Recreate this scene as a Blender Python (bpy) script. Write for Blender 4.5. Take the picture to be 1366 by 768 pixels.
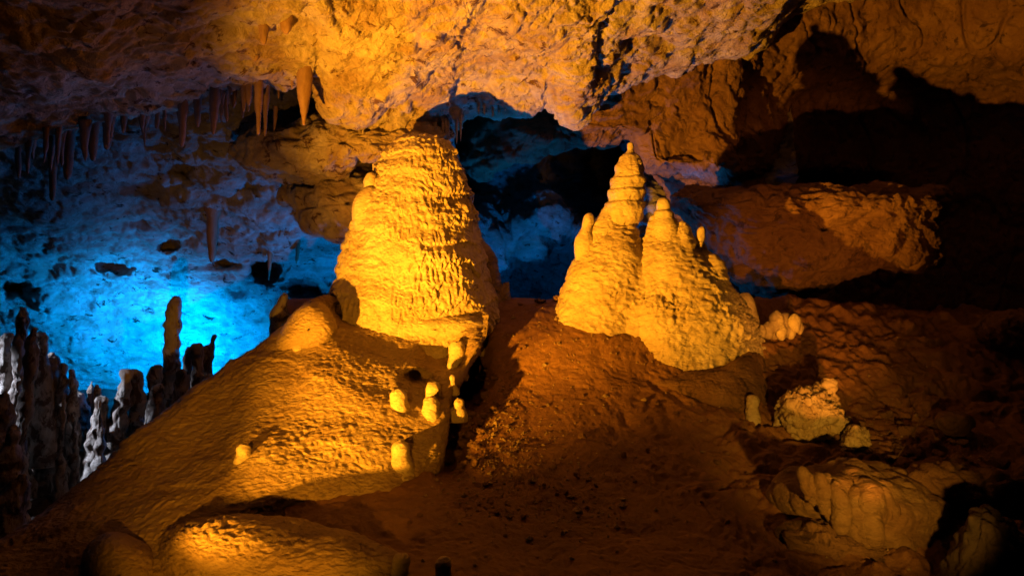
import bpy, bmesh, math, random
import numpy as np
from mathutils import Vector
random.seed(7)
R_ = np.random.RandomState(11)
S = bpy.context.scene
for o in list(bpy.data.objects): bpy.data.objects.remove(o)
COL = S.collection

# ------------------------------------------------------------------ camera
F = 1013.0            # focal length in pixels of the 1366 px wide photograph
CZ = 1.6
cam = bpy.data.cameras.new('camera'); co = bpy.data.objects.new('camera', cam); COL.objects.link(co)
co.location = (0, 0, CZ); co.rotation_euler = (math.pi/2, 0, 0)
cam.sensor_width = 36; cam.lens = 36*F/1366; cam.clip_start = .05; cam.clip_end = 200
S.camera = co

def K(px, py, Y):     # a point of the place, Y metres ahead
    return np.array([(px-683)/F*Y, Y, CZ+(384-py)/F*Y])
# ------------------------------------------------------------------ world, exposure
W = bpy.data.worlds.new('World'); S.world = W; W.use_nodes = True
bg = W.node_tree.nodes['Background']; bg.inputs[0].default_value = (.55, .6, .9, 1); bg.inputs[1].default_value = .0012
S.view_settings.view_transform = 'Standard'; S.view_settings.look = 'None'
S.view_settings.exposure = 0; S.view_settings.gamma = 1
try:
    S.cycles.max_bounces = 4; S.cycles.diffuse_bounces = 1; S.cycles.glossy_bounces = 1
except Exception: pass
# ------------------------------------------------------------------ the show cave's lamps
def spot(name, at, to, color, watts, cone, blend, size=.06):
    l = bpy.data.lights.new(name, 'SPOT'); l.color = color; l.energy = watts
    l.spot_size = math.radians(cone); l.spot_blend = blend; l.shadow_soft_size = size
    o = bpy.data.objects.new(name, l); COL.objects.link(o); o.location = at
    o.rotation_euler = (Vector(to)-Vector(at)).to_track_quat('-Z', 'Y').to_euler()
    return o
def point(name, at, color, watts, size=.1):
    l = bpy.data.lights.new(name, 'POINT'); l.color = color; l.energy = watts; l.shadow_soft_size = size
    o = bpy.data.objects.new(name, l); COL.objects.link(o); o.location = at
    return o
YEL = (1, .385, .016)
spot('yellow_floodlight', K(-330, 945, 3.5), K(900, 60, 11), YEL, 9000, 60, .9, .05)
spot('yellow_lamp', K(120, 1150, 2.3), K(385, 530, 7.1), YEL, 760, 48, 1, .04)
spot('orange_floodlight', K(1330, 950, 3.2), K(1070, 322, 11), (1, .31, .03), 1400, 25, .9, .05)
spot('orange_lamp', K(1440, 860, 2.8), K(1085, 560, 7.4), (1, .46, .04), 520, 38, 1, .04)
spot('blue_floodlight', K(218, 500, 14.05), K(225, 440, 15.6), (0.0, .31, 1), 1250, 178, .9, .15)
point('blue_lamp', K(700, 440, 12.1), (0.0, .24, 1), 240, .1)
point('blue_near_lamp', K(440, 450, 13.4), (0.0, .27, 1), 150, .1)
point('blue_far_lamp', K(925, 258, 12.6), (0.0, .22, 1), 12, .1)
spot('white_floodlight', K(-330, 400, 8.3), K(110, 590, 10.2), (.70, .80, 1), 1500, 46, .8, .05)
spot('cool_lamp', K(-60, 420, 6.5), K(420, 120, 8.8), (.62, .5, 1), 15, 84, 1, .2)

# ------------------------------------------------------------------ noise
_perm = np.tile(R_.permutation(256), 3)
_g = R_.normal(size=(256, 3)); _g /= np.linalg.norm(_g, axis=1)[:, None]
_jit = R_.rand(256, 3)
def noise(p):
    p = np.asarray(p, float); i = np.floor(p).astype(np.int64); f = p-i; i &= 255
    u = f*f*f*(f*(f*6-15)+10)
    out = 0
    for dx in (0, 1):
        wx = u[:, 0] if dx else 1-u[:, 0]
        a = _perm[i[:, 0]+dx]
        for dy in (0, 1):
            wy = u[:, 1] if dy else 1-u[:, 1]
            b = _perm[a+((i[:, 1]+dy) & 255)]
            for dz in (0, 1):
                wz = u[:, 2] if dz else 1-u[:, 2]
                g = _g[_perm[b+((i[:, 2]+dz) & 255)]]
                out = out+wx*wy*wz*((f[:, 0]-dx)*g[:, 0]+(f[:, 1]-dy)*g[:, 1]+(f[:, 2]-dz)*g[:, 2])
    return out*1.4
def fbm(p, o=4, ab=False, lac=2.03, gain=.5):
    s = 0; a = 1.0; t = 0
    for k in range(o):
        n = noise(p+k*17.3)
        s = s+a*(np.abs(n)*2-.5 if ab else n); t += a; a *= gain; p = p*lac
    return s/t
def worley(p):
    i = np.floor(p).astype(np.int64); f = p-i
    d1 = np.full(len(p), 9.); d2 = d1.copy()
    for dx in (-1, 0, 1):
        for dy in (-1, 0, 1):
            for dz in (-1, 0, 1):
                h = _perm[_perm[_perm[(i[:, 0]+dx) & 255]+((i[:, 1]+dy) & 255)]+((i[:, 2]+dz) & 255)]
                q = _jit[h]+np.array([dx, dy, dz])-f
                d = np.sqrt((q*q).sum(1))
                d2 = np.minimum(d2, np.maximum(d1, d)); d1 = np.minimum(d1, d)
    return d1, d2
def sstep(a, b, x):
    t = np.clip((x-a)/(b-a), 0, 1); return t*t*(3-2*t)
# displacement recipes (world metres)
def d_rock(p, amp=1., fine=1.):
    q = p+.35*np.stack([fbm(p*.9+9, 2), fbm(p*.9+31, 2), fbm(p*.9+57, 2)], 1)
    d = .42*fbm(q*.55, 2)+.20*fbm(q*1.5, 3, True)+.085*fine*fbm(q*4.2, 4, True)+.05*fine*noise(q*np.array([9, 9, 14.]))*(noise(q*1.3)+.5)
    return amp*d
def d_crust(p, amp=1.):
    q = p+.16*np.stack([noise(p*2+9), noise(p*2+31), noise(p*2+57)], 1)
    d1, d2 = worley(q*np.array([2.6, 2.6, 4.2]))
    d3, d4 = worley(q*np.array([8, 8, 11.])+5)
    d = .40*fbm(q*.5, 2)+.17*fbm(q*1.4, 3, True)+.06*(1-d1*1.1)+.04*(.8-d3)+.075*fbm(q*np.array([5, 5, 7.]), 5, True, gain=.6)
    return amp*d
def d_flow(p, tier=.3, amp=.05, drip=.35, tilt=0):
    w = noise(p*np.array([.8, .8, .8])+3)*1.1+noise(p*np.array([3, 3, 1.8])+7)*.28
    dr = np.abs(noise(p*np.array([16, 16, 2.2])+13))
    m = sstep(-.35, .35, noise(p*1.7+21))
    s = p[:, 2]/tier+w-dr*drip*2*(.3+m)
    fr = s-np.floor(s)
    prof = (1-fr)**1.2*sstep(0, .09, fr)
    s2 = p[:, 2]/(tier*.37)+1.9*noise(p*np.array([2.2, 2.2, 1.2])+41)-dr*drip*2.4
    f2 = s2-np.floor(s2)
    prof2 = (1-f2)**1.3*sstep(0, .14, f2)
    m2 = sstep(-.2, .4, noise(p*1.9+61))
    return amp*(prof*(.35+.9*m)+.34*prof2*m2+dr*.6*m-.5)+.012*fbm(p*7, 3, True)+.12*amp/.05*fbm(p*1.1, 2)*.5
def d_ripple(p, amp=.012, big=.10):
    q = p+.05*np.stack([noise(p*4), noise(p*4+8), noise(p*4+15)], 1)
    return big*fbm(p*.8, 2)+.03*noise(p*2.6)+amp*(fbm(q*np.array([11, 11, 30.]), 3, True)*.8+.6*noise(q*np.array([22, 22, 48.])))
def d_cups(p, a, f=(11, 11, 21)):
    q = p+.04*np.stack([noise(p*5), noise(p*5+8), noise(p*5+15)], 1)
    x, y = worley(q*np.array(f, float)); return a*(x*1.5-.5)*(.6+.6*sstep(-.4, .4, noise(p*2.3+71)))
def d_pop(p, amp=.03, sc=16):
    a, b = worley(p*sc); c, d = worley(p*sc*2.1+3)
    return amp*((.75-a)*1.5+(.7-c)*.6)+amp*1.2*noise(p*sc*.3)

# ------------------------------------------------------------------ materials
def mat(name, c1, c2, scale=2.5, bump=.5, fine=40, rough=.75, dark=None, dscale=6, dth=.56, stretch=(1, 1, 1), dist=.02, spec=.35, mott=.5, cups=None):
    m = bpy.data.materials.new(name); m.use_nodes = True; nt = m.node_tree; N = nt.nodes; L = nt.links
    b = N['Principled BSDF']; b.inputs['Roughness'].default_value = rough
    b.inputs['Specular IOR Level'].default_value = spec
    tc = N.new('ShaderNodeTexCoord'); mp = N.new('ShaderNodeMapping'); mp.inputs['Scale'].default_value = stretch
    L.new(tc.outputs['Object'], mp.inputs[0])
    def nz(s, det=6, r=.6, dst=0, src=mp.outputs[0]):
        n = N.new('ShaderNodeTexNoise'); n.inputs['Scale'].default_value = s; n.inputs['Detail'].default_value = det
        n.inputs['Roughness'].default_value = r; n.inputs['Distortion'].default_value = dst; L.new(src, n.inputs['Vector']); return n.outputs['Fac']
    def ramp(a, lo, hi, cl=(0, 0, 0, 1), ch=(1, 1, 1, 1)):
        r = N.new('ShaderNodeValToRGB'); r.color_ramp.elements[0].position = lo; r.color_ramp.elements[1].position = hi
        r.color_ramp.elements[0].color = cl; r.color_ramp.elements[1].color = ch; L.new(a, r.inputs[0]); return r.outputs[0]
    def mix(f, a, c, mode='MIX'):
        x = N.new('ShaderNodeMix'); x.data_type = 'RGBA'; x.blend_type = mode
        if isinstance(f, float): x.inputs[0].default_value = f
        else: L.new(f, x.inputs[0])
        for k, v in ((6, a), (7, c)):
            if isinstance(v, tuple): x.inputs[k].default_value = v+(1,)
            else: L.new(v, x.inputs[k])
        return x.outputs[2]
    c = mix(ramp(nz(scale, 7, .62, .4), .38, .62), c1, c2)
    if dark: c = mix(ramp(nz(dscale, 8, .68, .6), dth, dth+.06), c, dark)
    c = mix(mott, c, ramp(nz(fine*.45, 5, .7), .3, .7, (.45, .42, .38, 1), (1, 1, 1, 1)), 'MULTIPLY')
    L.new(c, b.inputs['Base Color'])
    n1 = nz(fine, 8, .78, .3); n2 = nz(fine*.28, 6, .7, .8)
    ad = N.new('ShaderNodeMath'); ad.operation = 'MULTIPLY_ADD'; L.new(n2, ad.inputs[0]); ad.inputs[1].default_value = 2.2; L.new(n1, ad.inputs[2])
    if cups:
        vm = N.new('ShaderNodeMapping'); vm.inputs['Scale'].default_value = cups[0]; 
        dn = N.new('ShaderNodeTexNoise'); dn.inputs['Scale'].default_value = 5; dn.inputs['Detail'].default_value = 3; L.new(tc.outputs['Object'], dn.inputs['Vector'])
        va = N.new('ShaderNodeVectorMath'); va.operation = 'MULTIPLY_ADD'; L.new(dn.outputs['Color'], va.inputs[0]); va.inputs[1].default_value = (.12, .12, .12); L.new(tc.outputs['Object'], va.inputs[2])
        L.new(va.outputs[0], vm.inputs[0])
        vo = N.new('ShaderNodeTexVoronoi'); vo.feature = 'SMOOTH_F1'; vo.inputs['Scale'].default_value = 1; vo.inputs['Smoothness'].default_value = .25; L.new(vm.outputs[0], vo.inputs['Vector'])
        a2 = N.new('ShaderNodeMath'); a2.operation = 'MULTIPLY_ADD'; L.new(vo.outputs['Distance'], a2.inputs[0]); a2.inputs[1].default_value = cups[1]; L.new(ad.outputs[0], a2.inputs[2]); ad = a2
    bp = N.new('ShaderNodeBump'); bp.inputs['Strength'].default_value = bump; bp.inputs['Distance'].default_value = dist
    L.new(ad.outputs[0], bp.inputs['Height']); L.new(bp.outputs[0], b.inputs['Normal'])
    return m
M_flow = mat('flowstone_calcite', (.62, .50, .33), (.48, .36, .21), 2.2, .8, 34, .5, (.26, .17, .09), 5, .63, (1, 1, 1.4), .018, cups=((20, 20, 42), .7))
M_mound = mat('flowstone_mound', (.42, .30, .17), (.32, .21, .115), 1.6, .85, 30, .55, (.22, .14, .07), 3, .66, (1, 1, 1.7), .02, cups=((16, 16, 46), .8))
M_ceil = mat('limestone_ceiling', (.72, .60, .44), (.50, .34, .20), 1.7, 1., 20, .85, (.17, .085, .045), 5.5, .57, (1, 1, 1), .05)
M_crust = mat('limestone_white_crust', (.62, .60, .56), (.44, .38, .32), 2.4, .9, 16, .85, (.07, .04, .028), 4.2, .585, (1, 1, 1.6), .09)
M_brown = mat('brown_rock', (.28, .155, .085), (.19, .095, .05), 1.5, .8, 18, .85, (.08, .04, .022), 4, .57, (1, 1, 1), .06)
M_mud = mat('cave_mud', (.30, .150, .058), (.19, .088, .038), 1.2, .55, 26, .62, (.09, .045, .024), 3, .66, (1, 1, 1), .035)
M_white = mat('pale_calcite', (.50, .45, .42), (.28, .22, .19), 5, .8, 40, .6, (.10, .06, .045), 7, .50, (1, 1, .6), .015)
M_amber = mat('amber_flowstone', (.32, .20, .10), (.22, .12, .06), 1.6, .9, 30, .6, (.12, .07, .035), 3, .6, (1, 1, 1.7), .025)
M_stal = mat('stalactite_calcite', (.33, .20, .13), (.24, .13, .08), 4, .5, 50, .6, (.16, .08, .05), 9, .62, (1, 1, .35), .01)
M_pop = mat('coral_limestone', (.60, .48, .30), (.46, .33, .18), 6, .7, 60, .75, (.16, .09, .05), 12, .60)
M_shade = mat('shade_dark_stone', (.09, .06, .05), (.055, .04, .032), 4, .7, 30, .8)  # near-black stone with shade put into its base colour

# ------------------------------------------------------------------ mesh helpers
def tag(o, label=None, cat=None, group=None, kind=None):
    if label: o['label'] = label
    if cat: o['category'] = cat
    if group: o['group'] = group
    if kind: o['kind'] = kind
    return o
def make(name, V, Q, m, parent=None, origin=None, loc=None):
    V = np.asarray(V, float)
    org = np.array(origin) if origin is not None else np.array([V[:, 0].mean(), V[:, 1].mean(), V[:, 2].min()])
    me = bpy.data.meshes.new(name); Q = np.asarray(Q)
    k = Q.shape[1]
    me.vertices.add(len(V)); me.vertices.foreach_set('co', (V-org).astype(np.float32).ravel())
    me.loops.add(Q.size); me.loops.foreach_set('vertex_index', Q.astype(np.int32).ravel())
    me.polygons.add(len(Q)); me.polygons.foreach_set('loop_start', np.arange(0, Q.size, k, dtype=np.int32))
    try: me.polygons.foreach_set('loop_total', np.full(len(Q), k, dtype=np.int32))
    except Exception: pass
    me.polygons.foreach_set('use_smooth', np.ones(len(Q), bool))
    me.update(calc_edges=True); me.validate()
    me.materials.append(m)
    o = bpy.data.objects.new(name, me); COL.objects.link(o)
    if parent is not None:
        o.parent = parent; w = Vector((0, 0, 0)); q = parent
        while q: w += q.location; q = q.parent
        o.location = Vector(org)-w
    else: o.location = org
    return o
def empty(name, loc):
    o = bpy.data.objects.new(name, None); COL.objects.link(o); o.location = loc; o.empty_display_size = .2; return o
def quads(nv, nu, wrap):
    a = np.arange(nv*nu).reshape(nv, nu)
    if wrap:
        b = np.roll(a, -1, 1); return np.stack([a[:-1], b[:-1], b[1:], a[1:]], -1).reshape(-1, 4)
    return np.stack([a[:-1, :-1], a[:-1, 1:], a[1:, 1:], a[1:, :-1]], -1).reshape(-1, 4)
def catmull(P, t):            # P (n, ...), t in [0, n-1]
    n = len(P); i = np.clip(np.floor(t).astype(int), 0, n-2); f = (t-i).reshape((-1,)+(1,)*(P.ndim-1))
    g = lambda k: P[np.clip(k, 0, n-1)]
    p0, p1, p2, p3 = g(i-1), g(i), g(i+1), g(i+2)
    return .5*((2*p1)+(-p0+p2)*f+(2*p0-5*p1+4*p2-p3)*f*f+(-p0+3*p1-3*p2+p3)*f**3)
def normals(P, wrap=False):
    if wrap: du = np.roll(P, -1, 1)-np.roll(P, 1, 1)
    else: du = np.gradient(P, axis=1)
    dv = np.gradient(P, axis=0); n = np.cross(du, dv); l = np.linalg.norm(n, axis=2, keepdims=True)
    return n/np.maximum(l, 1e-9)
SHEETS = {}
def sheet(name, rows, m, disp, su, sv, dents=(), rough_dents=False):
    """rows: list of rows, each a list of (px,py,Y); lofted, turned into a surface of the place, then roughened"""
    C = np.array(rows, float)
    tv = np.concatenate([np.linspace(k, k+1, n, endpoint=False) for k, n in enumerate(sv)]+[[len(sv)]])
    if isinstance(su, int): su = [su]*(C.shape[1]-1)
    tu = np.concatenate([np.linspace(k, k+1, n, endpoint=False) for k, n in enumerate(su)]+[[len(su)]])
    G = catmull(C, tv); G = catmull(G.transpose(1, 0, 2), tu).transpose(1, 0, 2)
    for (x, y, rx, ry, d) in dents:
        e = 1+(.45*noise(np.stack([G[..., 0].ravel()/14, G[..., 1].ravel()/9, 0*G[..., 0].ravel()+x], 1)).reshape(G.shape[:2]) if rough_dents else 0)
        G[..., 2] += d*np.exp(-((((G[..., 0]-x)/rx)**2+((G[..., 1]-y)/ry)**2)*e*e)**1.3)
    Y = G[..., 2]
    P = np.stack([(G[..., 0]-683)/F*Y, Y, CZ+(384-G[..., 1])/F*Y], -1)
    n = normals(P)
    toc = (np.array([0, 0, CZ])-P); mid = (n*toc).sum(-1)
    if np.median(mid) < 0: n = -n
    nv, nu = P.shape[:2]
    p = P.reshape(-1, 3); p = p+n.reshape(-1, 3)*disp(p)[:, None]
    o = make(name, p, quads(nv, nu, False), m)
    SHEETS[name] = (683+p[:, 0]/p[:, 1]*F, 384-(p[:, 2]-CZ)/p[:, 1]*F, p)
    return o
def hit(name, px, py):        # the point of a sheet seen at a pixel (nearest surface)
    X, Y, p = SHEETS[name]; d = (X-px)**2+(Y-py)**2
    idx = np.where(d < max(16, d.min()*1.5))[0]
    return p[idx[np.argmin(p[idx, 1])]]
def tube(pts, Y, nseg, nz, dsc=1., closed=True):
    """round column through (px, py, r_px) at depth Y (or own 4th value), horizontal sections"""
    C = np.array([(q+(Y,))[:4] if len(q) == 3 else q for q in pts], float)
    seg = np.hypot(np.diff(C[:, 0]), np.diff(C[:, 1]))+.3*np.abs(np.diff(C[:, 2])); cum = np.r_[0, np.cumsum(seg)]
    T = np.interp(np.linspace(0, cum[-1], nz), cum, np.arange(len(C)))
    G = catmull(C, T); G[:, 2] = np.maximum(G[:, 2], .3)
    th = np.linspace(0, 2*math.pi, nseg, endpoint=False)
    Yc = G[:, 3][:, None]; r = (G[:, 2][:, None])/F*Yc
    x = (G[:, 0][:, None]-683)/F*Yc+r*np.cos(th); y = Yc+r*dsc*np.sin(th); z = CZ+(384-G[:, 1][:, None])/F*Yc+0*th
    P = np.stack([x, y, z], -1); return P
def solid_tube(P):
    nv, nu = P.shape[:2]; V = np.concatenate([P.reshape(-1, 3), P[0].mean(0)[None], P[-1].mean(0)[None]])
    Q = quads(nv, nu, True); a = np.arange(nu); b = np.roll(a, -1)
    T = np.concatenate([Q[:, [0, 1, 2]], Q[:, [0, 2, 3]], np.stack([b, a, np.full(nu, nv*nu)], 1), np.stack([a, b, np.full(nu, nv*nu+1)-nu*0], 1)+np.array([[(nv-1)*nu, (nv-1)*nu, 0]])])
    return V, T
def outn(P):
    n = normals(P, True); c = P.mean(1, keepdims=True)
    if ((P-c)*n).sum() < 0: n = -n
    return n
def column(name, pts, Y, m, disp, nseg=32, nz=60, dsc=1., parent=None):
    P = tube(pts, Y, nseg, nz, dsc); n = outn(P)
    p = P.reshape(-1, 3); k = disp(p).reshape(P.shape[:2])
    k[0] *= .3; k[-1] *= .3
    P = P+n*k[..., None]
    V, T = solid_tube(P)
    return make(name, V, T, m, parent)
def inflate(outline, Y, thick, nt=120, nr=60, boxy=.75, lean=0., flat=1.):
    """closed boulder whose outline is given in pixels; thick metres front to back"""
    O = np.array(outline, float); c = O.mean(0)
    t = np.linspace(0, len(O), nt, endpoint=False)
    Oc = np.concatenate([O[-1:], O, O[:2]]); B = catmull(Oc, t+1)
    ph = np.linspace(0, math.pi, nr)
    s = np.sin(ph)**boxy; k = np.cos(ph); k = np.sign(k)*np.abs(k)**flat
    px = c[0]+(B[None, :, 0]-c[0])*s[:, None]; py = c[1]+(B[None, :, 1]-c[1])*s[:, None]
    X0 = (px-683)/F*Y; Z0 = CZ+(384-py)/F*Y
    y = Y-k[:, None]*thick/2+0*px+lean*(Z0-(CZ+(384-c[1])/F*Y))
    # keep the silhouette near its pixels in front
    return np.stack([X0*y/Y, y, CZ+(Z0-CZ)*y/Y], -1)
def boulder(name, outline, Y, thick, m, disp, nt=120, nr=60, boxy=.75, lean=0., flat=1., parent=None):
    P = inflate(outline, Y, thick, nt, nr, boxy, lean, flat)
    n = normals(P, True); c = P.reshape(-1, 3).mean(0)
    if ((P-c)*n).sum() < 0: n = -n
    n[0] = np.array([0, -1, 0]); n[-1] = np.array([0, 1, 0])
    k = disp(P.reshape(-1, 3)).reshape(P.shape[:2]); k[0] = k[0].mean(); k[-1] = k[-1].mean()
    V, T = solid_tube(P+n*k[..., None])
    return make(name, V, T, m, parent)
def remeshed(parts, voxel, smooth, disp):
    """union of closed tubes / blobs by voxel remesh, then roughened; returns V, faces"""
    Vs, Ts, o = [], [], 0
    for P in parts:
        V, T = solid_tube(P); Vs.append(V); Ts.append(T+o); o += len(V)
    V = np.concatenate(Vs); T = np.concatenate(Ts)
    me = bpy.data.meshes.new('t'); me.from_pydata(V.tolist(), [], T.tolist()); me.update()
    import bmesh
    ob = bpy.data.objects.new('t', me); COL.objects.link(ob)
    r = ob.modifiers.new('r', 'REMESH'); r.mode = 'VOXEL'; r.voxel_size = voxel
    s = ob.modifiers.new('s', 'SMOOTH'); s.factor = .5; s.iterations = smooth
    dg = bpy.context.evaluated_depsgraph_get(); e = ob.evaluated_get(dg).to_mesh()
    nv = len(e.vertices); a = np.empty(nv*3); e.vertices.foreach_get('co', a); a = a.reshape(-1, 3)
    b = np.empty(nv*3); e.vertices.foreach_get('normal', b); b = b.reshape(-1, 3)
    Q = np.array([tuple(p.vertices) for p in e.polygons if len(p.vertices) == 4])
    bpy.data.objects.remove(ob)
    return a+b*disp(a)[:, None], Q

# ================================================================== THE SETTING
# ceiling: (px, py of the lower lip, Y at the lip, Y at py 0)
ce = [(-420, 260, 7.6, 5.0), (-200, 240, 7.8, 5.2), (0, 205, 8.1, 5.5), (110, 185, 8.4, 5.8), (200, 152, 8.6, 6.0), (270, 124, 8.7, 6.2), (340, 100, 8.8, 6.5), (420, 92, 9.1, 6.8),
      (450, 150, 9.6, 7.0), (490, 176, 10.0, 7.2), (545, 188, 10.4, 7.4), (600, 176, 10.6, 7.7), (622, 152, 10.6, 7.9), (680, 138, 10.6, 8.1), (728, 128, 10.7, 8.3), (765, 158, 10.7, 8.5),
      (800, 132, 11.0, 8.8), (850, 92, 11.4, 9.2), (930, 74, 11.9, 9.8), (1010, 60, 12.5, 10.6), (1100, 0, 13.0, 11.4), (1250, -50, 13.2, 12.2), (1450, -80, 13.0, 12.4), (1700, -80, 12, 12)]
rows = []
rows.append([(p, -900, y0*.32) for p, e, ye, y0 in ce])
rows.append([(p, -380, y0*.52) for p, e, ye, y0 in ce])
rows.append([(p, -110, y0*.80) for p, e, ye, y0 in ce])
rows.append([(p, min(0, e-30), y0) for p, e, ye, y0 in ce])
rows.append([(p, (min(0, e-30)+e)/2, .45*y0+.55*ye-.15) for p, e, ye, y0 in ce])
rows.append([(p, e, ye) for p, e, ye, y0 in ce])
rows.append([(p, e-16, ye+.6) for p, e, ye, y0 in ce])
rows.append([(p, e-90, ye+2.2) for p, e, ye, y0 in ce])
tag(sheet('cave_ceiling', rows, M_ceil, lambda p: d_crust(p, .95)*sstep(3, 6, p[:, 1]), 27, [8, 14, 40, 90, 90, 16, 10]), kind='structure')
# blue-lit left wall: a ceiling that drops away to the back
def grid(pxs, pys, fy, fp=None):
    return [[(px, py, fy(px, py)) for px in pxs] for py in pys]
pys = [40, 120, 170, 230, 300, 370, 440, 520, 620, 760]
yb = [9.9, 10.6, 11.2, 12.0, 13.2, 14.4, 15.3, 15.9, 16.2, 16.2]
def fy(px, py):
    y = np.interp(py, pys, yb); return float(y+.0022*abs(px-250)*(-1 if px < 100 else .5)*(py/400))
tag(sheet('cave_left_wall', grid([-500, -250, -60, 80, 190, 300, 410, 520, 606], pys, fy), M_crust, lambda p: d_crust(p, .9)+.16*fbm(p*np.array([.6, .6, 2.3]), 2, True)+.05*fbm(p*np.array([2, 2, 7.]), 3, True), 52,
          [10, 30, 40, 50, 60, 60, 60, 40, 12], dents=[(412, 388, 26, 12, 2.2), (352, 362, 16, 12, 1.6), (300, 352, 14, 6, .6), (15, 385, 26, 10, 1.2), (458, 262, 12, 26, 1.6), (428, 95, 14, 34, 1.2), (150, 358, 20, 6, .5), (222, 330, 9, 5, .5), (60, 330, 10, 5, .6), (380, 300, 14, 6, .8), (330, 250, 12, 8, .7), (235, 232, 14, 7, .7)], rough_dents=True), kind='structure')
# chamber behind the gap between the two big formations
def fy2(px, py): return float(15.2+.9*math.sin(px*.021)+.6*math.sin(py*.03+px*.01)-.004*(py-60))
tag(sheet('cave_back_wall', grid([520, 600, 680, 760, 840, 940, 1060], [20, 90, 160, 230, 300, 370, 450, 560], fy2), M_crust, lambda p: d_crust(p, 1.35)+.22*fbm(p*2.6, 4, True), 34,
          [8, 30, 30, 40, 40, 30, 12], dents=[(725, 385, 75, 42, 6), (628, 235, 12, 40, 3), (800, 220, 42, 90, 6), (690, 318, 12, 8, 1.5), (750, 330, 22, 26, 3), (665, 300, 8, 6, 1)]), kind='structure')
# right wall
rr = []
for py, fx in ((-400, 845), (-150, 842), (0, 840), (80, 836), (130, 834), (180, 838), (225, 852), (245, 885), (300, 905), (380, 930), (460, 960), (560, 1000), (700, 1050)):
    back = 1.2 if 235 < py < 260 else 0
    rc = 2.6*float(sstep(40, 170, py))
    lean = -2.2 if py < -300 else (-.8 if py < -100 else 0)
    rr.append([(fx+70, py, 15.4), (fx, py, 13.0+lean), (fx+22, py, 12.2+back+lean), (fx+80, py, 12.2+back+lean), (max(fx+130, 985), py, 12.6+back+lean), (1090, py, 13.2+back+lean+rc), (1200, py, 13.6+lean+rc), (1310, py, 13.2+lean+rc), (1420, py, 12.4+lean+rc), (1700, py, 10.5+lean)])
tag(sheet('cave_right_wall', rr, M_brown, lambda p: d_rock(p, .75)+.03*fbm(p*6, 4, True)-.10*sstep(.05, 0, np.abs(noise(p*np.array([1.1, 1.1, .5])+33))), [8, 12, 40, 40, 50, 60, 60, 50, 20],
          [6, 10, 30, 26, 26, 24, 18, 24, 30, 26, 24, 16], dents=[]), kind='structure')
# floor
fr = []
def fl(px, py):
    base = np.interp(py, [385, 400, 430, 480, 540, 600, 660, 720, 768, 900, 1100], [11.5, 10.3, 9.4, 8.5, 7.75, 7.05, 6.4, 5.75, 5.25, 4.3, 3.2])
    return float(base)
fx = [380, 470, 560, 640, 700, 780, 860, 960, 1060, 1160, 1280, 1420, 1600]
for k, py in enumerate([350, 398, 430, 480, 540, 600, 660, 720, 780, 900, 1150]):
    rw = []
    for px in fx:
        y = fl(px, py); q = py
        if px > 1000: q = py+(px-1000)*.05*(1 if py < 640 else 0); y = y+.0018*(px-1000)*(1 if py < 600 else 0)
        if py == 350: q = 470; y = 12.5
        rw.append((px, q, y))
    fr.append(rw)
def d_floor(p):
    q = p+.2*np.stack([noise(p*1.5), noise(p*1.5+5), 0*p[:, 0]], 1)
    right = sstep(.8, 3, p[:, 0])
    return .10*fbm(q*.7, 2)+(.03+.11*right)*fbm(q*2.2, 3, True)+.022*(.6+1.6*right)*fbm(q*7, 4, True)+.006*noise(q*25)
tag(sheet('cave_floor', fr, M_mud, d_floor, 50, [6, 30, 44, 50, 50, 50, 46, 40, 34, 14], dents=[(820, 425, 200, 62, -.55), (618, 500, 26, 55, 1.1), (596, 590, 20, 40, .7)]), kind='structure')
# pit floor on the left behind the mound
def fy3(px, py): return float(np.interp(py, [520, 560, 620, 700, 800], [15.5, 12.5, 10.6, 9.2, 8]))
tag(sheet('pit_floor', grid([-700, -400, -100, 100, 250, 400, 560], [520, 560, 620, 700, 800, 1000], lambda a, b: fy3(a, b) if b < 900 else 6.5), M_shade, lambda p: d_rock(p, .6), 26, [24, 34, 40, 30, 20]), kind='structure')

# ================================================================== FLOWSTONE MOUND in front of the tall formation
crest = [(-260, 880, 4.9), (-120, 800, 5.3), (0, 724, 5.9), (75, 672, 6.4), (150, 612, 6.9), (230, 546, 7.5), (300, 492, 7.9), (370, 444, 8.3), (425, 402, 8.6), (470, 396, 8.8), (540, 405, 8.9), (610, 405, 9.0), (655, 412, 9.1)]
toe = [(-260, 1200, 4.0), (-120, 1100, 4.2), (10, 1000, 4.5), (110, 900, 4.9), (210, 820, 5.3), (300, 745, 5.9), (385, 700, 6.3), (450, 696, 6.4), (510, 700, 6.4), (560, 668, 6.65), (590, 628, 6.95), (606, 545, 7.6), (644, 470, 8.4)]
def lerp(a, b, t): return tuple(a[i]*(1-t)+b[i]*t for i in range(3))
rows = []
rows.append([(a[0]+26, a[1]+60, a[2]+1.6) for a in crest])
rows.append([(a[0]+5, a[1]+9, a[2]+.35) for a in crest])
for t, dy in ((0, 0), (.15, -.16), (.4, -.34), (.7, -.36), (.9, -.2), (1, 0)):
    rows.append([tuple(np.array(lerp(a, b, t))+np.array([0, 0, dy])) for a, b in zip(crest, toe)])
rows.append([(b[0], b[1]-12, b[2]+.4) for b in toe])
rows.append([(b[0], b[1]+4, b[2]+1.2) for b in toe])
mound = sheet('flowstone_mound', rows, M_mound, lambda p: d_ripple(p, .012, .16)+.02*fbm(p*2, 3, True)+d_flow(p, .55, .020, .10), [6, 12, 30, 34, 36, 38, 40, 40, 36, 36, 30, 24],
              [8, 14, 60, 80, 80, 60, 30, 12, 6], dents=[(480, 412, 26, 12, .5), (418, 436, 9, 7, .25), (560, 505, 22, 12, .3), (590, 470, 26, 26, .5)])
tag(mound, 'huge smooth amber flowstone mound sloping down to the left in front of the tall cone', 'flowstone mound')

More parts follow.
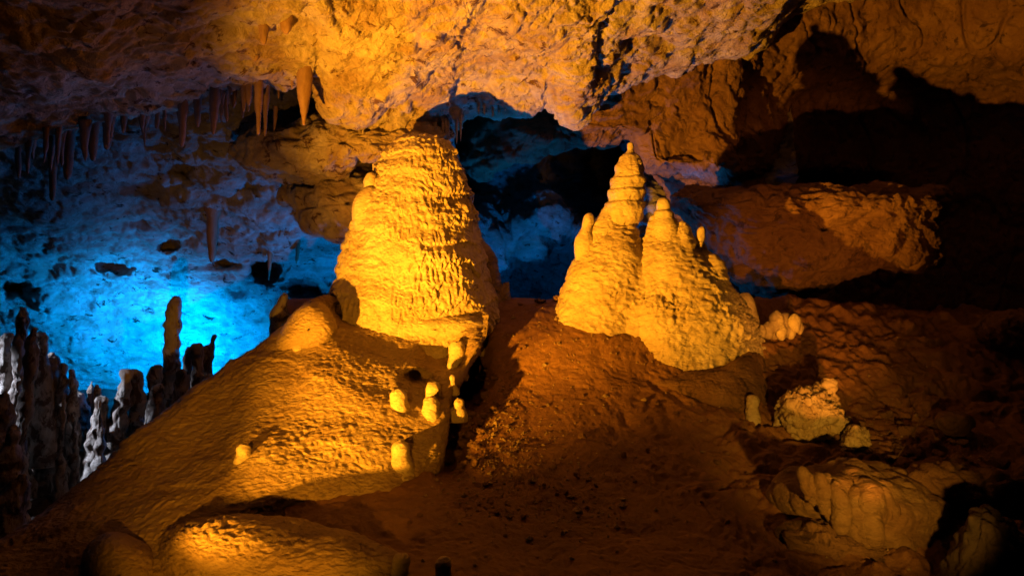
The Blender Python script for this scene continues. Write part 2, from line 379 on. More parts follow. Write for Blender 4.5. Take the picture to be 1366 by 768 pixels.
def rip(a=.012, b=.06): return lambda p: d_ripple(p, a, b)
o = boulder('flowstone_lobe', [(200, 738), (222, 706), (266, 690), (325, 690), (390, 700), (470, 712), (530, 728), (572, 760), (560, 860), (400, 930), (230, 900), (208, 810)], 5.75, 1.3, M_mound, lambda p: d_ripple(p, .016, .1)+.02*fbm(p*3, 3, True), 260, 150, .8, .35)
tag(o, 'rounded flowstone lobe at the bottom edge below the mound', 'flowstone lobe')
o = boulder('flowstone_lobe', [(366, 470), (380, 440), (400, 414), (422, 404), (442, 414), (452, 436), (438, 458), (402, 476)], 8.2, .7, M_mound, rip(), 110, 60, .85, .1)
tag(o, 'small rounded amber lobe at the top of the mound by the tall cone', 'flowstone lobe')
o = boulder('flowstone_lobe', [(98, 770), (118, 728), (150, 708), (196, 722), (216, 752), (224, 800), (160, 850), (100, 830)], 5.7, .8, M_mound, lambda p: d_ripple(p, .012, .06), 100, 60, .8, .2)
tag(o, 'small dark humped lobe left of the rounded flowstone lobe in the bottom left', 'flowstone lobe')

# ================================================================== TALL LEFT FORMATION
Yc = 9.3
rt = empty('flowstone_cone', K(550, 430, Yc))
tag(rt, 'tall broad golden flowstone cone with flat dark top, almost touching the ceiling', 'stalagmite')
pts = [(556, 177, 8), (557, 180, 24), (560, 187, 38), (562, 205, 50), (561, 235, 62), (560, 265, 74), (558, 300, 85), (556, 335, 95), (554, 370, 104), (551, 400, 111), (550, 425, 114), (548, 470, 116)]
column('cone_body', pts, Yc, M_flow, lambda p: d_flow(p, .27, .044, .22)+d_flow(p+7, .62, .05, .14)+.08*noise(p*1.3+2)+.02*fbm(p*5, 3, True)+d_cups(p, .010, (9, 9, 16)), 660, 440, .9, rt)
column('knob', [(495, 230, 3), (495, 234, 7), (494, 243, 9), (494, 252, 8), (496, 264, 9)], Yc-.3, M_flow, lambda p: d_pop(p, .006, 9), 24, 20, 1, rt)
column('knob', [(494, 250, 6), (489, 260, 13), (486, 275, 16), (486, 300, 15), (490, 330, 8)], Yc-.35, M_flow, lambda p: d_pop(p, .008, 6), 32, 26, 1, rt)
column('back_buttress', [(640, 318, 6), (645, 335, 16), (648, 365, 20), (650, 395, 24), (652, 430, 30)], Yc+.6, M_mound, lambda p: d_rock(p, .2)+.02, 60, 60, 1, rt)
column('base_bulge', [(676, 376, 5, 9.9), (670, 384, 12, 9.9), (668, 398, 16, 9.9), (664, 420, 20, 9.9)], Yc, M_mound, lambda p: d_rock(p, .15), 50, 40, 1, rt)
boulder('base_apron', [(500, 432), (530, 424), (580, 420), (640, 424), (656, 440), (628, 458), (600, 462), (560, 452), (520, 446)], 8.72, .7, M_flow, lambda p: d_flow(p, .2, .04, .4), 150, 60, .8, .0, 1., rt)

# ================================================================== RIGHT TWIN FORMATION
Yr = 8.9
rt = empty('twin_flowstone_cone', K(870, 450, Yr))
tag(rt, 'bright golden twin peaked flowstone cone topped by a slender pagoda like spire', 'stalagmite')
parts = [
 tube([(830, 290, 4), (829, 296, 12), (825, 306, 22), (819, 325, 36), (813, 350, 48), (808, 375, 55), (804, 395, 59), (804, 420, 62), (804, 480, 66)], Yr+.1, 80, 60, .9),
 tube([(884, 280, 6), (885, 290, 16), (887, 310, 25), (892, 332, 38), (899, 355, 50), (906, 380, 62), (914, 405, 74), (921, 430, 86), (923, 455, 90), (922, 490, 96), (915, 530, 98)], Yr, 90, 70, .8),
 tube([(850, 335, 4), (850, 350, 14), (850, 380, 27), (850, 410, 37), (850, 440, 45), (850, 520, 50)], Yr-.02, 60, 50),
 tube([(909, 292, 3), (910, 299, 9), (912, 325, 16), (914, 360, 22)], Yr-.1, 36, 30),
 tube([(948, 340, 3), (949, 348, 9), (951, 370, 15), (953, 400, 20)], Yr-.15, 36, 30),
 tube([(981, 398, 3), (982, 406, 10), (984, 425, 17), (986, 460, 24)], Yr-.2, 36, 30),
 tube([(1000, 438, 4), (1000, 446, 14), (1002, 465, 24), (1002, 500, 32), (1000, 540, 36)], Yr-.05, 40, 30),
 tube([(884, 360, 10, 8.85), (887, 400, 40, 8.8), (892, 440, 52, 8.75), (900, 475, 46, 8.65), (904, 540, 38, 8.6)], Yr, 60, 40),
 tube([(966, 385, 6), (969, 400, 16), (975, 420, 26), (978, 445, 32), (974, 500, 34)], Yr, 50, 40),
 tube([(929, 318, 3), (930, 330, 10), (931, 350, 20), (930, 380, 32)], Yr, 50, 30),
 tube([(945, 352, 3), (947, 364, 10), (950, 388, 22), (954, 420, 30)], Yr-.1, 50, 30)]
def d_tw(p):
    low = sstep(1.75, 1.45, p[:, 2])*.8+.25
    return 1.5*d_flow(p, .19, .024, .35)*low+d_cups(p, .022)+d_ripple(p, .004, .10)+.02*fbm(p*np.array([4, 4, 6.]), 3, True)
V, Q = remeshed(parts, .016, 14, d_tw)
make('cone_body', V, Q, M_flow, rt)
sp = column('spire', [(840, 205, 2), (840, 207, 9), (840, 214, 15), (840, 222, 19), (839, 236, 20), (838.5, 240, 23), (837, 252, 22.5), (836.5, 256, 25), (835, 268, 23.5), (834, 272, 26.5), (833, 285, 25.5), (831, 294, 23), (829, 302, 15)], Yr+.1, M_flow,
       lambda p: .018*np.abs(noise(p*np.array([12, 12, 2.5])))+.030*noise(p*np.array([5, 5, 9.]))+.008*noise(p*18), 90, 160, 1, rt)
column('spire_tip', [(841, 190, 1.5), (841, 192, 4), (841, 197, 4.6), (841, 200, 4), (841, 203, 6), (840, 207, 8), (840, 212, 7)], Yr+.1, M_flow, lambda p: .003*noise(p*20), 24, 24, 1, sp)
column('side_peak', [(885, 264, 2), (885, 267, 7), (885, 274, 9), (885.5, 280, 9), (886, 284, 13), (886, 292, 14), (887, 300, 18), (888, 310, 19), (889, 325, 20)], Yr-.05, M_flow, lambda p: .008*noise(p*9)+.006*np.abs(noise(p*np.array([18, 18, 4.]))), 50, 70, 1, rt)
column('shoulder', [(816, 266, 3), (815, 272, 8), (812, 285, 13), (807, 300, 20), (802, 330, 28)], Yr+.1, M_flow, lambda p: d_flow(p, .12, .02, .3), 60, 60, 1, rt)
kn = lambda p: .010*noise(p*8)+.006*noise(p*20)
for pts, Y in (([(786, 284, 2), (786, 287, 6), (785, 296, 8), (783, 303, 7), (781, 312, 10), (780, 325, 14), (780, 350, 12)], Yr-.0),
               ([(937, 302, 1.5), (936, 306, 5), (934, 318, 6), (931, 332, 6.5), (929, 344, 7), (925, 358, 11), (920, 376, 14)], Yr-.1),
               ([(962, 370, 1.5), (963, 375, 5), (966, 388, 6), (967, 402, 8), (968, 416, 10)], Yr-.1),
               ([(972, 386, 3), (972, 393, 11), (970, 410, 17), (970, 440, 24)], Yr-.25),
               ([(993, 390, 3), (993, 395, 9), (995, 410, 13), (996, 430, 17), (996, 456, 24)], Yr+.1),
               ([(945, 352, 2), (945, 358, 7), (946, 370, 11), (948, 388, 14)], Yr-.2)):
    column('knob', pts, Y, M_flow, kn, 36, 36, 1, rt)

# low ledge under the twin cone and the lobes to its right
o = boulder('flowstone_ledge', [(850, 508), (900, 498), (960, 485), (1005, 462), (1022, 480), (1026, 520), (1016, 556), (980, 556), (930, 540), (880, 525)], 8.35, 1.0, M_brown, lambda p: d_ripple(p, .012, .12)+.03*fbm(p*2, 3, True), 200, 90, .8, .9)
tag(o, 'brown flowstone ledge spreading under the twin golden cone', 'flowstone ledge')

# ================================================================== BOULDERS AND LEDGES
o = boulder('rock_slab', [(893, 262), (925, 250), (1000, 250), (1080, 252), (1150, 248), (1215, 250), (1252, 252), (1264, 270), (1248, 296), (1256, 318), (1250, 352), (1200, 356), (1150, 368), (1090, 384), (1040, 398), (985, 372), (945, 345), (915, 310)], 11.2, 2.2, M_brown,
            lambda p: d_rock(p, .62, 1.1)+.03+.10*(.5-worley(p*np.array([1.4, 1.4, 2.2]))[0])+.05*fbm(p*np.array([1.5, 1.5, 7.]), 3, True), 420, 220, .62, -.35, .8)
tag(o, 'long overhanging orange brown rock slab on the right behind the twin cone', 'rock slab')
for nm, ol, Y, th, m, lab in (
  ('rock_ledge', [(314, 198), (345, 178), (400, 166), (470, 150), (560, 150), (604, 176), (590, 215), (520, 214), (490, 200), (470, 222), (400, 230), (345, 224)], 10.7, 1.7, M_ceil, 'layered pink brown rock ledge between the long stalactites and the tall cone top'),
  ('rock_ledge', [(384, 256), (420, 232), (520, 215), (572, 240), (556, 322), (512, 318), (480, 292), (455, 300), (432, 284), (410, 290), (396, 272)], 11.4, 1.6, M_ceil, 'broken brown rock ledge touching the left flank of the tall cone'),
  ('rock_tongue', [(636, 236), (668, 222), (705, 212), (760, 200), (810, 192), (846, 170), (880, 176), (896, 140), (880, 96), (800, 90), (720, 100), (650, 120), (612, 165), (618, 215)], 12.8, 2.0, M_brown, 'dark sloping rock mass hanging over the gap between the two cones')):
    tag(boulder(nm, ol, Y, th, m, lambda p: d_crust(p, 1.)+.14*fbm(p*1.1+5, 2)+.10*fbm(p*np.array([1, 1, 4.]), 3, True)+.03, 240, 130, .7), lab, 'rock')

o = boulder('coral_rock', [(1042, 536), (1062, 524), (1090, 520), (1104, 528), (1120, 548), (1132, 566), (1118, 582), (1098, 596), (1072, 590), (1050, 574)], 7.5, .55, M_pop, lambda p: d_pop(p, .05, 15), 190, 120, .8)
tag(o, 'bright yellow knobbly coral textured rock on the right of the path', 'rock')
column('horn', [(1107, 506, 3), (1107, 512, 7), (1106, 524, 8), (1104, 540, 12)], 7.55, M_pop, lambda p: d_pop(p, .03, 18), 40, 40, 1, None)
h = bpy.data.objects['horn']; h.parent = o; h.location = h.location-o.location
o = boulder('coral_rock', [(1122, 592), (1140, 570), (1158, 580), (1152, 600), (1134, 612), (1120, 606)], 7.2, .3, M_pop, lambda p: d_pop(p, .035, 18), 80, 50)
tag(o, 'small knobbly golden rock just below the bright coral textured rock', 'rock')
o = boulder('coral_rock', [(1108, 622), (1122, 614), (1138, 622), (1134, 632), (1116, 632)], 6.8, .25, M_pop, lambda p: d_pop(p, .03, 18), 60, 40)
tag(o, 'tiny bright knobbly lump at the upper edge of the fluted flowstone', 'rock')
# bulbous cluster beside the twin cone
rt = empty('bulbous_formation', K(1042, 452, 8.9)); tag(rt, 'cluster of pale bulbous lobes just right of the twin cone foot', 'flowstone cluster')
for (px, py, r, hh) in ((1024, 440, 9, 24), (1036, 428, 10, 34), (1048, 432, 11, 36), (1060, 430, 9, 26), (1032, 440, 8, 26), (1054, 440, 8, 24), (1016, 442, 6, 16), (1066, 438, 6, 16), (1042, 442, 8, 24)):
    column('lobe', [(px, py-hh*.3-4, 2), (px, py-hh*.3, r*.7), (px, py-hh*.1, r), (px, py+hh*.2, r*.9), (px+1, py+hh*.45, r*.5), (px+1, py+hh*.5, 1.5)], 8.9+random.uniform(-.1, .1), M_pop, lambda p: .012*noise(p*9)+.004*noise(p*30), 36, 30, 1, rt)

# fluted flowstone at bottom right
parts = [inflate([(1030, 650), (1070, 622), (1120, 610), (1170, 622), (1225, 640), (1288, 682), (1278, 720), (1246, 760), (1200, 748), (1150, 722), (1110, 705), (1085, 690), (1050, 680)], 6.45, 1.5, 140, 70, .75, .3),
         inflate([(1142, 664), (1160, 650), (1182, 664), (1186, 690), (1170, 704), (1148, 690)], 5.8, .4, 60, 40, .8),
         inflate([(1070, 640), (1096, 626), (1128, 640), (1132, 668), (1110, 672), (1084, 662)], 5.85, .4, 60, 40, .8)]
for (px, py, l, r) in ((1074, 646, 14, 5), (1083, 652, 16, 6), (1096, 653, 26, 8), (1109, 664, 22, 6), (1119, 664, 36, 7), (1146, 680, 34, 6), (1153, 690, 24, 5), (1163, 684, 32, 7), (1176, 686, 26, 6), (1184, 676, 20, 5)):
    parts.append(tube([(px-5, py-22, 2), (px-4, py-14, r), (px-1, py+l*.1, r*1.05), (px+1, py+l*.6, r*.8), (px+2, py+l, r*.5), (px+2, py+l+5, 1.5)], 5.68+.05*math.sin(px*1.7), 20, 24, 1.4))
V, Q = remeshed(parts, .011, 6, lambda p: d_ripple(p, .010, .22)+.08*fbm(p*2.0, 3, True)+.05*(.5-worley(p*5)[0]))
tag(make('fluted_flowstone', V, Q, M_amber), 'fluted amber flowstone with hanging drapery folds in the lower right corner', 'flowstone')
rk = lambda a=.2: (lambda p: d_rock(p, a)+.3*a*fbm(p*6, 3, True))
for nm, ol, Y, th, m, lab in (
  ('boulder', [(1035, 700), (1090, 690), (1150, 712), (1220, 742), (1232, 768), (1160, 790), (1080, 760), (1045, 730)], 5.9, .8, M_brown, 'rough brown rock shelf below the fluted flowstone'),
  ('boulder', [(1290, 690), (1312, 672), (1350, 700), (1400, 760), (1400, 850), (1240, 850), (1255, 760)], 5.2, .8, M_shade, 'rock in the bottom right corner, coloured near black as if in shadow'),  # shadow beside the fluted flowstone, put in as a near-black rock
  ('boulder', [(1200, 640), (1240, 610), (1320, 620), (1400, 630), (1420, 690), (1360, 720), (1310, 680), (1250, 676)], 6.5, 1.0, M_brown, 'red brown rock bank at the right edge above the shadow coloured corner rock'),
  ('boulder', [(1300, 430), (1340, 410), (1400, 420), (1420, 500), (1360, 488), (1310, 460)], 9.6, 1.0, M_brown, 'dim orange boulder cut by the right edge of the picture at mid height'),
  ('boulder', [(1100, 462), (1106, 454), (1118, 452), (1130, 460), (1132, 474), (1118, 480), (1102, 474)], 9.4, .3, M_brown, 'round brown boulder behind the coral textured rock, largest of its row'),
  ('boulder', [(1070, 466), (1076, 460), (1090, 458), (1098, 466), (1094, 472), (1074, 473)], 9.2, .25, M_pop, 'low amber stone right of the bulbous lobes'),
  ('boulder', [(1150, 486), (1158, 476), (1180, 474), (1188, 486), (1180, 500), (1156, 498)], 9.6, .3, M_brown, 'dim brown boulder right of the round brown boulder'),
  ('boulder', [(1245, 560), (1262, 548), (1290, 552), (1300, 566), (1284, 580), (1260, 578)], 7.8, .4, M_brown, 'ragged brown rock topping the rubble on the right')):
    tag(boulder(nm, ol, Y, th, m, rk(.22 if th > .5 else .1), 130 if th > .5 else 60, 70 if th > .5 else 36), lab, 'boulder')
# small rocks of the right bank
k = 0
for (x0, y0, x1, y1, n) in ((1150, 590, 1240, 650, 34), (1180, 560, 1310, 610, 22), (1120, 580, 1200, 640, 14), (1040, 440, 1100, 476, 3), (1250, 350, 1366, 420, 9)):
    pass

# ================================================================== SMALL STALAGMITES ON THE MOUND AND PATH
def nub(px, py, r, h, lab, on='flowstone_mound', m=M_flow, lean=0., pop=.012, cat='stalagmite', grp='small round stalagmites'):
    q = hit(on, px, py+h*.45); Y = float(q[1])+.05
    pf = [(px+lean, py-h*.5+r*(1-math.cos(a)), r*max(.12, math.sin(a))) for a in (0, .3, .6, .9, 1.2, 1.5)]
    pf += [(px+lean*.5, py+h*.2, r*.97), (px, py+h*.5, r*1.12), (px, py+h*.9, r*1.3), (px, py+h*1.5, r*1.5)]
    o = column('small_stalagmite', pf, Y, m, lambda p: d_pop(p, pop, 14)+.018*noise(p*6), 40, 40)
    return tag(o, lab, cat, grp)
nub(535, 601, 14, 30, 'largest smooth round knob stalagmite low on the mound with long shadow', pop=.004)
nub(533, 530, 10, 24, 'pale rounded stalagmite leftmost of the knobs in the middle of the mound', lean=-2)
nub(577, 519, 9, 18, 'topmost of the close pair of knobs on the mound beside the dark cleft')
nub(574, 540, 11, 22, 'lower of the close pair of knobs on the mound beside the dark cleft')
nub(609, 469, 10, 26, 'pale stumpy stalagmite near the foot of the tall cone')
nub(611, 538, 8, 16, 'small dim knob right of the close pair in the dark cleft')
nub(604, 506, 5, 14, 'tiny dim knob inside the dark cleft beside the mound', )
nub(326, 601, 9, 17, 'small bright knob alone on the left part of the mound')
nub(398, 454, 8, 14, 'small pointed pale knob near the top of the mound below the white stalagmite', pop=.006)
nub(535, 753, 11, 28, 'left of the two amber stumps at the bottom edge', 'cave_floor')
nub(590, 757, 10, 26, 'right of the two amber stumps at the bottom edge', 'cave_floor')
nub(1004, 540, 8, 28, 'small pale upright stalagmite at the path edge below the ledge', 'cave_floor')
nub(1040, 556, 8, 18, 'short pale stump between the upright stalagmite and the coral textured rock', 'cave_floor', lean=2)
nub(945, 533, 6, 8, 'low flat knob on the path left of the small upright stalagmite', 'cave_floor')
for (px, py, r, h, lab) in ((1238, 492, 9, 30, 'dim stump stalagmite far right, left one of a pair'), (1278, 496, 11, 42, 'dim thick stalagmite far right, right one of a pair'), (1210, 505, 6, 14, 'tiny dim stump far right, left of the dim pair')):
    tag(column('stalagmite', [(px, py-h/2, 2), (px, py-h/2+4, r*.7), (px, py, r), (px, py+h/2, r*1.1), (px, py+h, r*1.3)], 9.6, M_brown, lambda p: .02*noise(p*6), 30, 30), lab, 'stalagmite', 'dim stalagmites at the far right')

# ================================================================== LEFT STALAGMITES
def drips(p): return -.015+.04*noise(p*np.array([3, 3, 3.5]))+.035*noise(p*np.array([5, 5, 9.]))+.030*np.abs(noise(p*np.array([12, 12, 4.])))+.010*noise(p*18)
ls = [
 ([(234, 394, 2), (234, 398, 7), (231, 415, 12), (230, 440, 13), (228, 470, 12), (229, 490, 14), (224, 520, 13), (220, 545, 15), (216, 600, 20)], 10.6, 'tallest slender grey stalagmite against the blue wall'),
 ([(263, 458, 3), (263, 462, 7), (262, 475, 8), (265, 500, 9), (262, 530, 10), (258, 570, 12)], 10.3, 'white dripped stalagmite right of the tallest slender one'),
 ([(287, 446, 2), (287, 449, 4.5), (284, 458, 5), (279, 466, 8), (278, 480, 9), (276, 505, 10), (272, 540, 13)], 10.5, 'dark knobbly stalagmite with a tilted cap, right of the white dripped one'),
 ([(252, 462, 3), (252, 468, 6), (251, 490, 8), (250, 540, 12)], 10.9, 'short dark stalagmite directly right of the tallest one'),
 ([(308, 478, 2), (308, 481, 5), (306, 490, 6), (303, 510, 8), (300, 530, 9)], 9.2, 'small frosted stalagmite on the mound crest'),
 ([(168, 493, 3), (168, 498, 8), (167, 515, 10), (162, 540, 13), (156, 570, 16), (150, 610, 20)], 10.0, 'white frosted stalagmite with drip fringe above the pit'),
 ([(138, 528, 3), (137, 532, 8), (134, 550, 11), (130, 575, 14), (125, 600, 16)], 9.9, 'white frosted stump left of the fringed stalagmite'),
 ([(123, 508, 2), (123, 511, 4), (122, 520, 5), (121, 545, 7), (120, 580, 8)], 10.6, 'thin dark spike standing alone in front of the blue wall'),
 ([(178, 492, 3), (179, 500, 9), (182, 520, 12), (184, 550, 14), (184, 590, 18)], 10.2, 'dark stalagmite behind the white frosted one'),
 ([(209, 486, 3), (209, 490, 7), (208, 505, 8), (206, 530, 11), (204, 580, 16)], 10.4, 'short dark stalagmite leaning against the tallest one on its left'),
 ([(214, 512, 3), (211, 518, 9), (207, 540, 11), (203, 565, 13), (200, 600, 15)], 9.7, 'white coated stump at the foot of the tallest stalagmite'),
 ([(243, 492, 3), (243, 498, 8), (242, 520, 11), (240, 560, 15)], 10.1, 'broad dark stump between the tallest and the white dripped stalagmite'),
 ([(28, 408, 2), (29, 412, 6), (28, 440, 8), (26, 470, 9), (24, 500, 10), (22, 540, 12), (20, 600, 16)], 9.3, 'tall dark banded stalagmite at the left edge, taller one of a pair'),
 ([(46, 436, 2), (46, 440, 6), (44, 460, 8), (42, 490, 11), (38, 510, 10), (34, 540, 10), (26, 580, 12), (20, 620, 14)], 9.0, 'banded white sided stalagmite, second of the tall pair at the left edge'),
 ([(56, 443, 2), (56, 448, 6), (57, 470, 8), (58, 500, 12), (58, 560, 20)], 9.8, 'dark blunt stalagmite behind the tall pair at the left edge'),
 ([(8, 444, 3), (8, 450, 9), (8, 475, 11), (6, 500, 13), (4, 560, 18)], 9.5, 'thick dark stalagmite cut by the left edge'),
 ([(84, 484, 2), (84, 487, 5), (84, 500, 6), (84, 540, 12)], 9.9, 'low dark stump, left of two on the ridge by the left edge'),
 ([(96, 492, 2), (96, 496, 5), (97, 510, 6), (98, 550, 12)], 9.9, 'low dark stump, right of two on the ridge by the left edge'),
 ([(70, 470, 3), (70, 480, 9), (72, 500, 14), (74, 540, 22), (76, 620, 32)], 10.0, 'broad dark hump stalagmite right of the tall banded pair'),
 ([(18, 565, 3), (18, 572, 9), (16, 590, 14), (12, 615, 20), (6, 660, 26)], 8.2, 'white coated hump low at the left edge'),
 ([(8, 520, 3), (6, 528, 10), (4, 550, 15), (0, 590, 20)], 8.6, 'pale bulging stalagmite low behind the white hump at the left edge'),
 ([(30, 632, 3), (26, 640, 12), (18, 655, 20), (10, 690, 28)], 7.8, 'grey low hump at the lower left edge'),
 ([(100, 520, 4), (102, 530, 14), (104, 560, 22), (106, 620, 30)], 10.4, 'dark broad hump behind the thin dark spike'),
]
for pts, Y, lab in ls:
    pts = [(a, b, c*(.86 if c > 9 else 1)) for a, b, c in pts]
    last = pts[-1]; pts = pts+[(last[0], last[1]+60, last[2]*1.35)]
    hpx = last[1]-pts[0][1]
    tag(column('stalagmite', pts, Y, M_white, drips, 44, max(40, int(hpx*.9))), lab, 'stalagmite', 'stalagmites in front of the blue wall')
for k in range(30):
    px = random.uniform(-30, 250); base = 650-(px+30)*.33; hh = random.uniform(30, 110)*(1.15 if px < 70 else .8); r = random.uniform(3, 6.5); b = random.uniform(-4, 4)
    tag(column('stalagmite', [(px+b, base-hh, 1.5), (px+b, base-hh+3, r*.6), (px+b*.8, base-hh*.8, r*.85), (px+b*.4, base-hh*.4, r*1.1), (px, base, r*1.6), (px, base+60, r*2.6)], 9.2+px*.006+random.uniform(-.5, .5), M_white, drips, 26, 60),
        'slim frosted spike in the crowded dark field of stalagmites left of the mound', 'stalagmite', 'slim spikes in the left stalagmite field')
tag(column('stalagmite', [(379, 390, 2), (379, 393, 6), (377, 402, 8), (375, 410, 11), (373, 425, 12), (371, 440, 13), (370, 456, 14), (370, 480, 14)], 9.4, M_white, drips, 50, 60),
    'stubby stalagmite half white half orange standing on the mound crest', 'stalagmite')

# ================================================================== STALACTITES
def sd(p): return .016*noise(p*np.array([5, 5, 3.]))+.010*np.abs(noise(p*np.array([22, 22, 3.])))+.006*noise(p*np.array([14, 14, 26.]))
st = [
 (406, 45, 167, 10, 8.6, 'largest tapering brown stalactite, pointed like a spear'),
 (345, 84, 180, 5.5, 8.6, 'long thin stalactite left of the largest spear shaped one'),
 (243, 112, 196, 5.5, 8.5, 'leftmost of the three long stalactites hanging below the lip'),
 (264, 104, 170, 6, 8.6, 'middle of the three long stalactites hanging below the lip'),
 (285, 100, 180, 6, 8.6, 'right of the three long stalactites hanging below the lip'),
 (390, 55, 118, 4, 8.7, 'thin stalactite directly left of the largest spear shaped one'),
 (377, 60, 102, 2.5, 8.5, 'straw thin stalactite left of the thin one beside the largest'),
 (325, 92, 134, 5, 8.8, 'short brown stalactite at the left of the long thin one'),
 (334, 90, 138, 4, 8.8, 'narrow brown stalactite touching the long thin one'),
 (312, 96, 144, 5, 8.8, 'brown stalactite in the bundle, longer one near its left end'),
 (302, 98, 126, 4, 8.8, 'short stalactite at the left end of the bundle'),
 (354, 110, 182, 4, 9.1, 'dim thin stalactite behind the long thin one'),
 (366, 158, 176, 1.6, 9.6, 'tiny pale straw above the layered ledge'),
 (341, 30, 83, 9, 7.8, 'stubby stalactite with a pale golden tip in the upper ceiling'),
 (352, 0, 60, 8, 7.3, 'thick broken stalactite above the golden tipped one'),
 (382, 10, 46, 9, 7.4, 'round ended stalactite stub left of the top middle'),
 (318, 5, 42, 6, 7.3, 'short ceiling stub left of the thick broken stalactite'),
 (283, 288, 350, 7, 12.9, 'dark thick stalactite hanging in front of the blue wall'),
 (359, 345, 374, 2.2, 13.8, 'thin blue stalactite beside the dark opening'),
 (396, 336, 352, 2, 13.6, 'tiny blue stalactite right of the dark opening'),
 (143, 160, 200, 6, 8.6, 'dim stalactite in the shade of the left lip'),
 (124, 165, 215, 6, 8.7, 'second dim stalactite in the shade of the left lip'),
 (90, 175, 240, 8, 8.7, 'thick dim stalactite deep in the shade at left'),
 (70, 185, 268, 5, 9.2, 'long dim stalactite at the far left above the blue wall'),
 (165, 150, 178, 3, 8.6, 'short dim stalactite left of the three long ones'),
 (190, 148, 172, 3, 8.6, 'short dim stalactite nearest to the three long ones'),
]
for (px, y0, y1, r, Y, lab) in st:
    h = y1-y0
    fat = r > 9
    pts = [(px+1.5, y0-16, r*2.0), (px+1.2, y0-6, r*1.5), (px+1, y0+h*.06, r*1.1), (px+.5, y0+h*.3, r*1.05), (px, y0+h*.55, r*(1. if fat else .85)), (px, y0+h*.8, r*(.62 if fat else .65)), (px-.5, y1-4, r*(.22 if fat else .45)), (px-.5, y1, r*.1)]
    tag(column('stalactite', pts, Y, M_stal, sd, 24 if r > 4 else 14, max(24, int(h*.5))), lab, 'stalactite', 'stalactites under the cave ceiling')
cex = np.array([c[0] for c in ce]); cey = np.array([c[1] for c in ce]); ceY = np.array([c[2] for c in ce])
for k in range(58):
    px = random.choice([random.uniform(286, 400), random.uniform(286, 360), random.uniform(20, 290)])
    e = float(np.interp(px, cex, cey)); Y = float(np.interp(px, cex, ceY))+random.uniform(-.1, .5)
    l = random.uniform(14, 52)*(.8 if px < 280 else 1); r = random.uniform(1.4, 4.2); b = random.uniform(-2, 2)
    tag(column('stalactite', [(px+1, e-24, r*2.2), (px+.6, e-12, r*1.4), (px, e+2, r), (px-.3+b*.3, e+l*.4, r*.85), (px+b, e+l*.8, r*.55), (px+b, e+l, r*.12)], Y, M_stal, sd, 14, 26),
        'slim brown stalactite among the dense row hanging under the left ceiling lip', 'stalactite', 'slim stalactites along the left ceiling lip')
# fringe of straws on the ceiling lip
fringe = [(x, y) for x, y in zip(np.r_[np.linspace(470, 612, 26), np.linspace(640, 760, 16)], [0]*42)]
k = 0
ex = np.array([c[0] for c in ce]); ey = np.array([c[1] for c in ce]); eY = np.array([c[2] for c in ce])
for x, _ in fringe:
    e = float(np.interp(x, ex, ey)); Y = float(np.interp(x, ex, eY)); x += random.uniform(-3, 3)
    l = random.uniform(8, 26) if x > 540 and x < 615 else random.uniform(5, 14)
    o = column('straw_stalactite', [(x, e-22, 2.6), (x, e-6, 2.2), (x+.3, e+l*.5, 1.4), (x+.3, e+l, .4)], Y-.12, M_ceil, lambda p: .004*noise(p*14), 8, 10)
    tag(o, 'short thin straw in the pale fringe hanging from the golden ceiling lip above the cones', 'stalactite', 'fringe of straws on the ceiling lip')

# ================================================================== STONES
def stone(px, py, r, on, m, lab, grp, j=0):
    q = hit(on, px, py); s_ = r/F*float(q[1])
    bm = bmesh.new(); dr = Vector((random.uniform(.7, 1.3), random.uniform(.7, 1.2), random.uniform(.5, .9)))
    for _ in range(16):
        v = Vector([random.gauss(0, 1) for _ in range(3)]).normalized()*s_*random.uniform(.8, 1.1)
        bm.verts.new((v.x*dr.x, v.y*dr.y, v.z*dr.z))
    g = bmesh.ops.convex_hull(bm, input=bm.verts); bmesh.ops.delete(bm, geom=[e for e in set(g['geom_interior']) | set(g['geom_unused']) if isinstance(e, bmesh.types.BMVert)], context='VERTS')
    bmesh.ops.bevel(bm, geom=bm.edges[:], offset=s_*.10, segments=1, affect='EDGES')
    me = bpy.data.meshes.new('stone'); bm.to_mesh(me); bm.free(); me.materials.append(m)
    o = bpy.data.objects.new('stone', me); COL.objects.link(o); o.location = q+[0, 0, s_*.25]
    return tag(o, lab, 'stone', grp)
for (px, py, r, lab) in ((662, 548, 6, 'brown stone at the left path edge beside the dark cleft'), (640, 578, 5, 'pale stone lowest along the left path edge'), (720, 400, 8, 'stone at the back of the path left of centre'),
    (742, 398, 9, 'largest stone on the rim at the back of the path'), (693, 404, 5, 'small stone on the rim nearest to the tall cone'), (775, 580, 6, 'single dark stone in the middle of the path'),
    (678, 606, 6, 'angular stone on the path right of the mound foot'), (562, 685, 5, 'small stone under the toe of the mound'), (547, 694, 4, 'tiny stone left of the one under the mound toe'),
    (758, 655, 5, 'broken flake on the lower middle of the path'), (700, 686, 5, 'flat pale flake low on the path')):
    stone(px, py, r, 'cave_floor', M_brown, lab, 'stones on the path')
for k in range(46):
    px = random.uniform(600, 1010); py = random.triangular(410, 765, 620)
    if (px < 640 and py < 520) or (px > 780 and py < 510): continue
    stone(px, py, random.uniform(2, 5.5), 'cave_floor', M_brown, 'small loose stone lying on the brown mud of the path', 'loose stones scattered on the path')
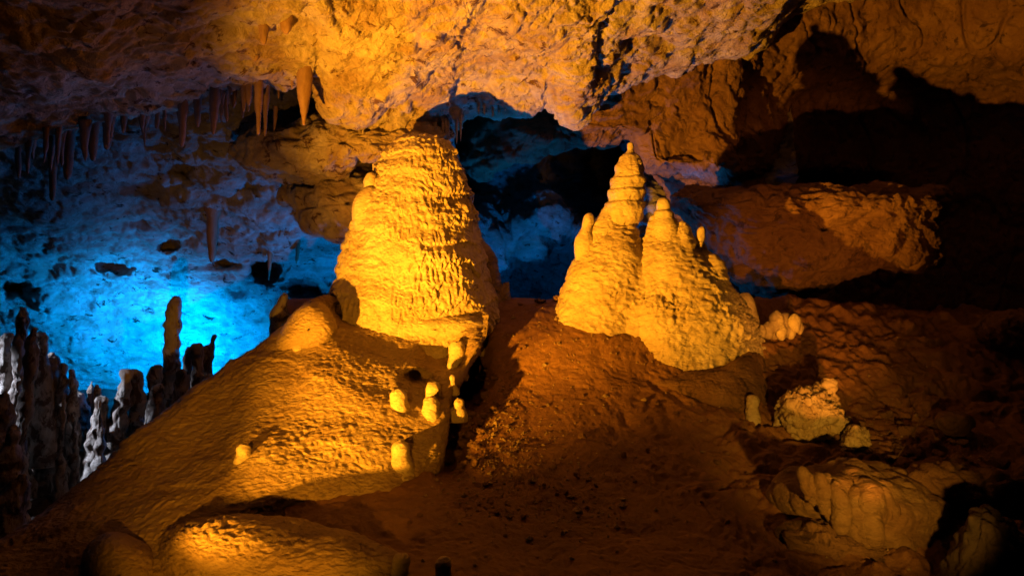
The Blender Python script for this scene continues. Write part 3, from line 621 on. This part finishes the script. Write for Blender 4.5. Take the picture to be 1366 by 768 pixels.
for k in range(60):
    px = random.gauss(628, 16); py = random.gauss(560, 34)
    if py > 640 or py < 490: continue
    stone(px+(py-560)*-.25, py, random.uniform(4, 10), 'cave_floor', M_brown, 'rough brown chunk in the dark cleft between the mound and the path', 'chunks in the cleft')
for k in range(64):
    px = random.gauss(1205, 52); py = 600+(px-1200)*.10+random.gauss(0, 24)
    if py > 650 or px > 1330: continue
    stone(px, py, random.choice([4, 5, 7, 8, 11, 15]), 'cave_floor', M_brown, 'brown chunk in the rubble between the coral textured rock and the right edge', 'rubble on the right bank')
# gravel nobody could count
X, Yp, p = SHEETS['cave_floor']
ii = np.where((X > 560) & (X < 1330) & (Yp > 400) & (Yp < 775))[0]
w = 3*np.exp(-((X[ii]-760)/110)**2-((Yp[ii]-450)/60)**2)*.12+np.exp(-((X[ii]-650)/70)**2-((Yp[ii]-590)/60)**2)*2+np.exp(-((X[ii]-740)/90)**2-((Yp[ii]-670)/40)**2)+.05+1.2*sstep(1100, 1200, X[ii])*sstep(680, 640, Yp[ii])*sstep(540, 580, Yp[ii])
ii = R_.choice(ii, 2000, p=w/w.sum())
tet = np.array([(1, 0, 0), (-1, 0, 0), (0, 1, 0), (0, -1, 0), (0, 0, 1), (0, 0, -1)], float)
tf = np.array([(0, 2, 4), (2, 1, 4), (1, 3, 4), (3, 0, 4), (2, 0, 5), (1, 2, 5), (3, 1, 5), (0, 3, 5)])
Vs, Ts = [], []
for k, i in enumerate(ii):
    s = R_.uniform(.004, .018)*(1+1.5*(R_.rand() > .95)); v = tet*R_.uniform(.5, 1.4, (6, 3))*s; a = R_.uniform(0, 6.3); c, s_ = math.cos(a), math.sin(a)
    v = v@np.array([[c, s_, 0], [-s_, c, 0], [0, 0, .7]]); Vs.append(v+p[i]+[0, 0, .2*s]); Ts.append(tf+6*k)
o = make('gravel', np.concatenate(Vs), np.concatenate(Ts), M_mound); tag(o, kind='stuff')
for q in o.data.polygons: q.use_smooth = False
print('TRIS', sum(sum(len(q.vertices)-2 for q in o.data.polygons[:1])*len(o.data.polygons) for o in bpy.data.objects if o.type == 'MESH'))
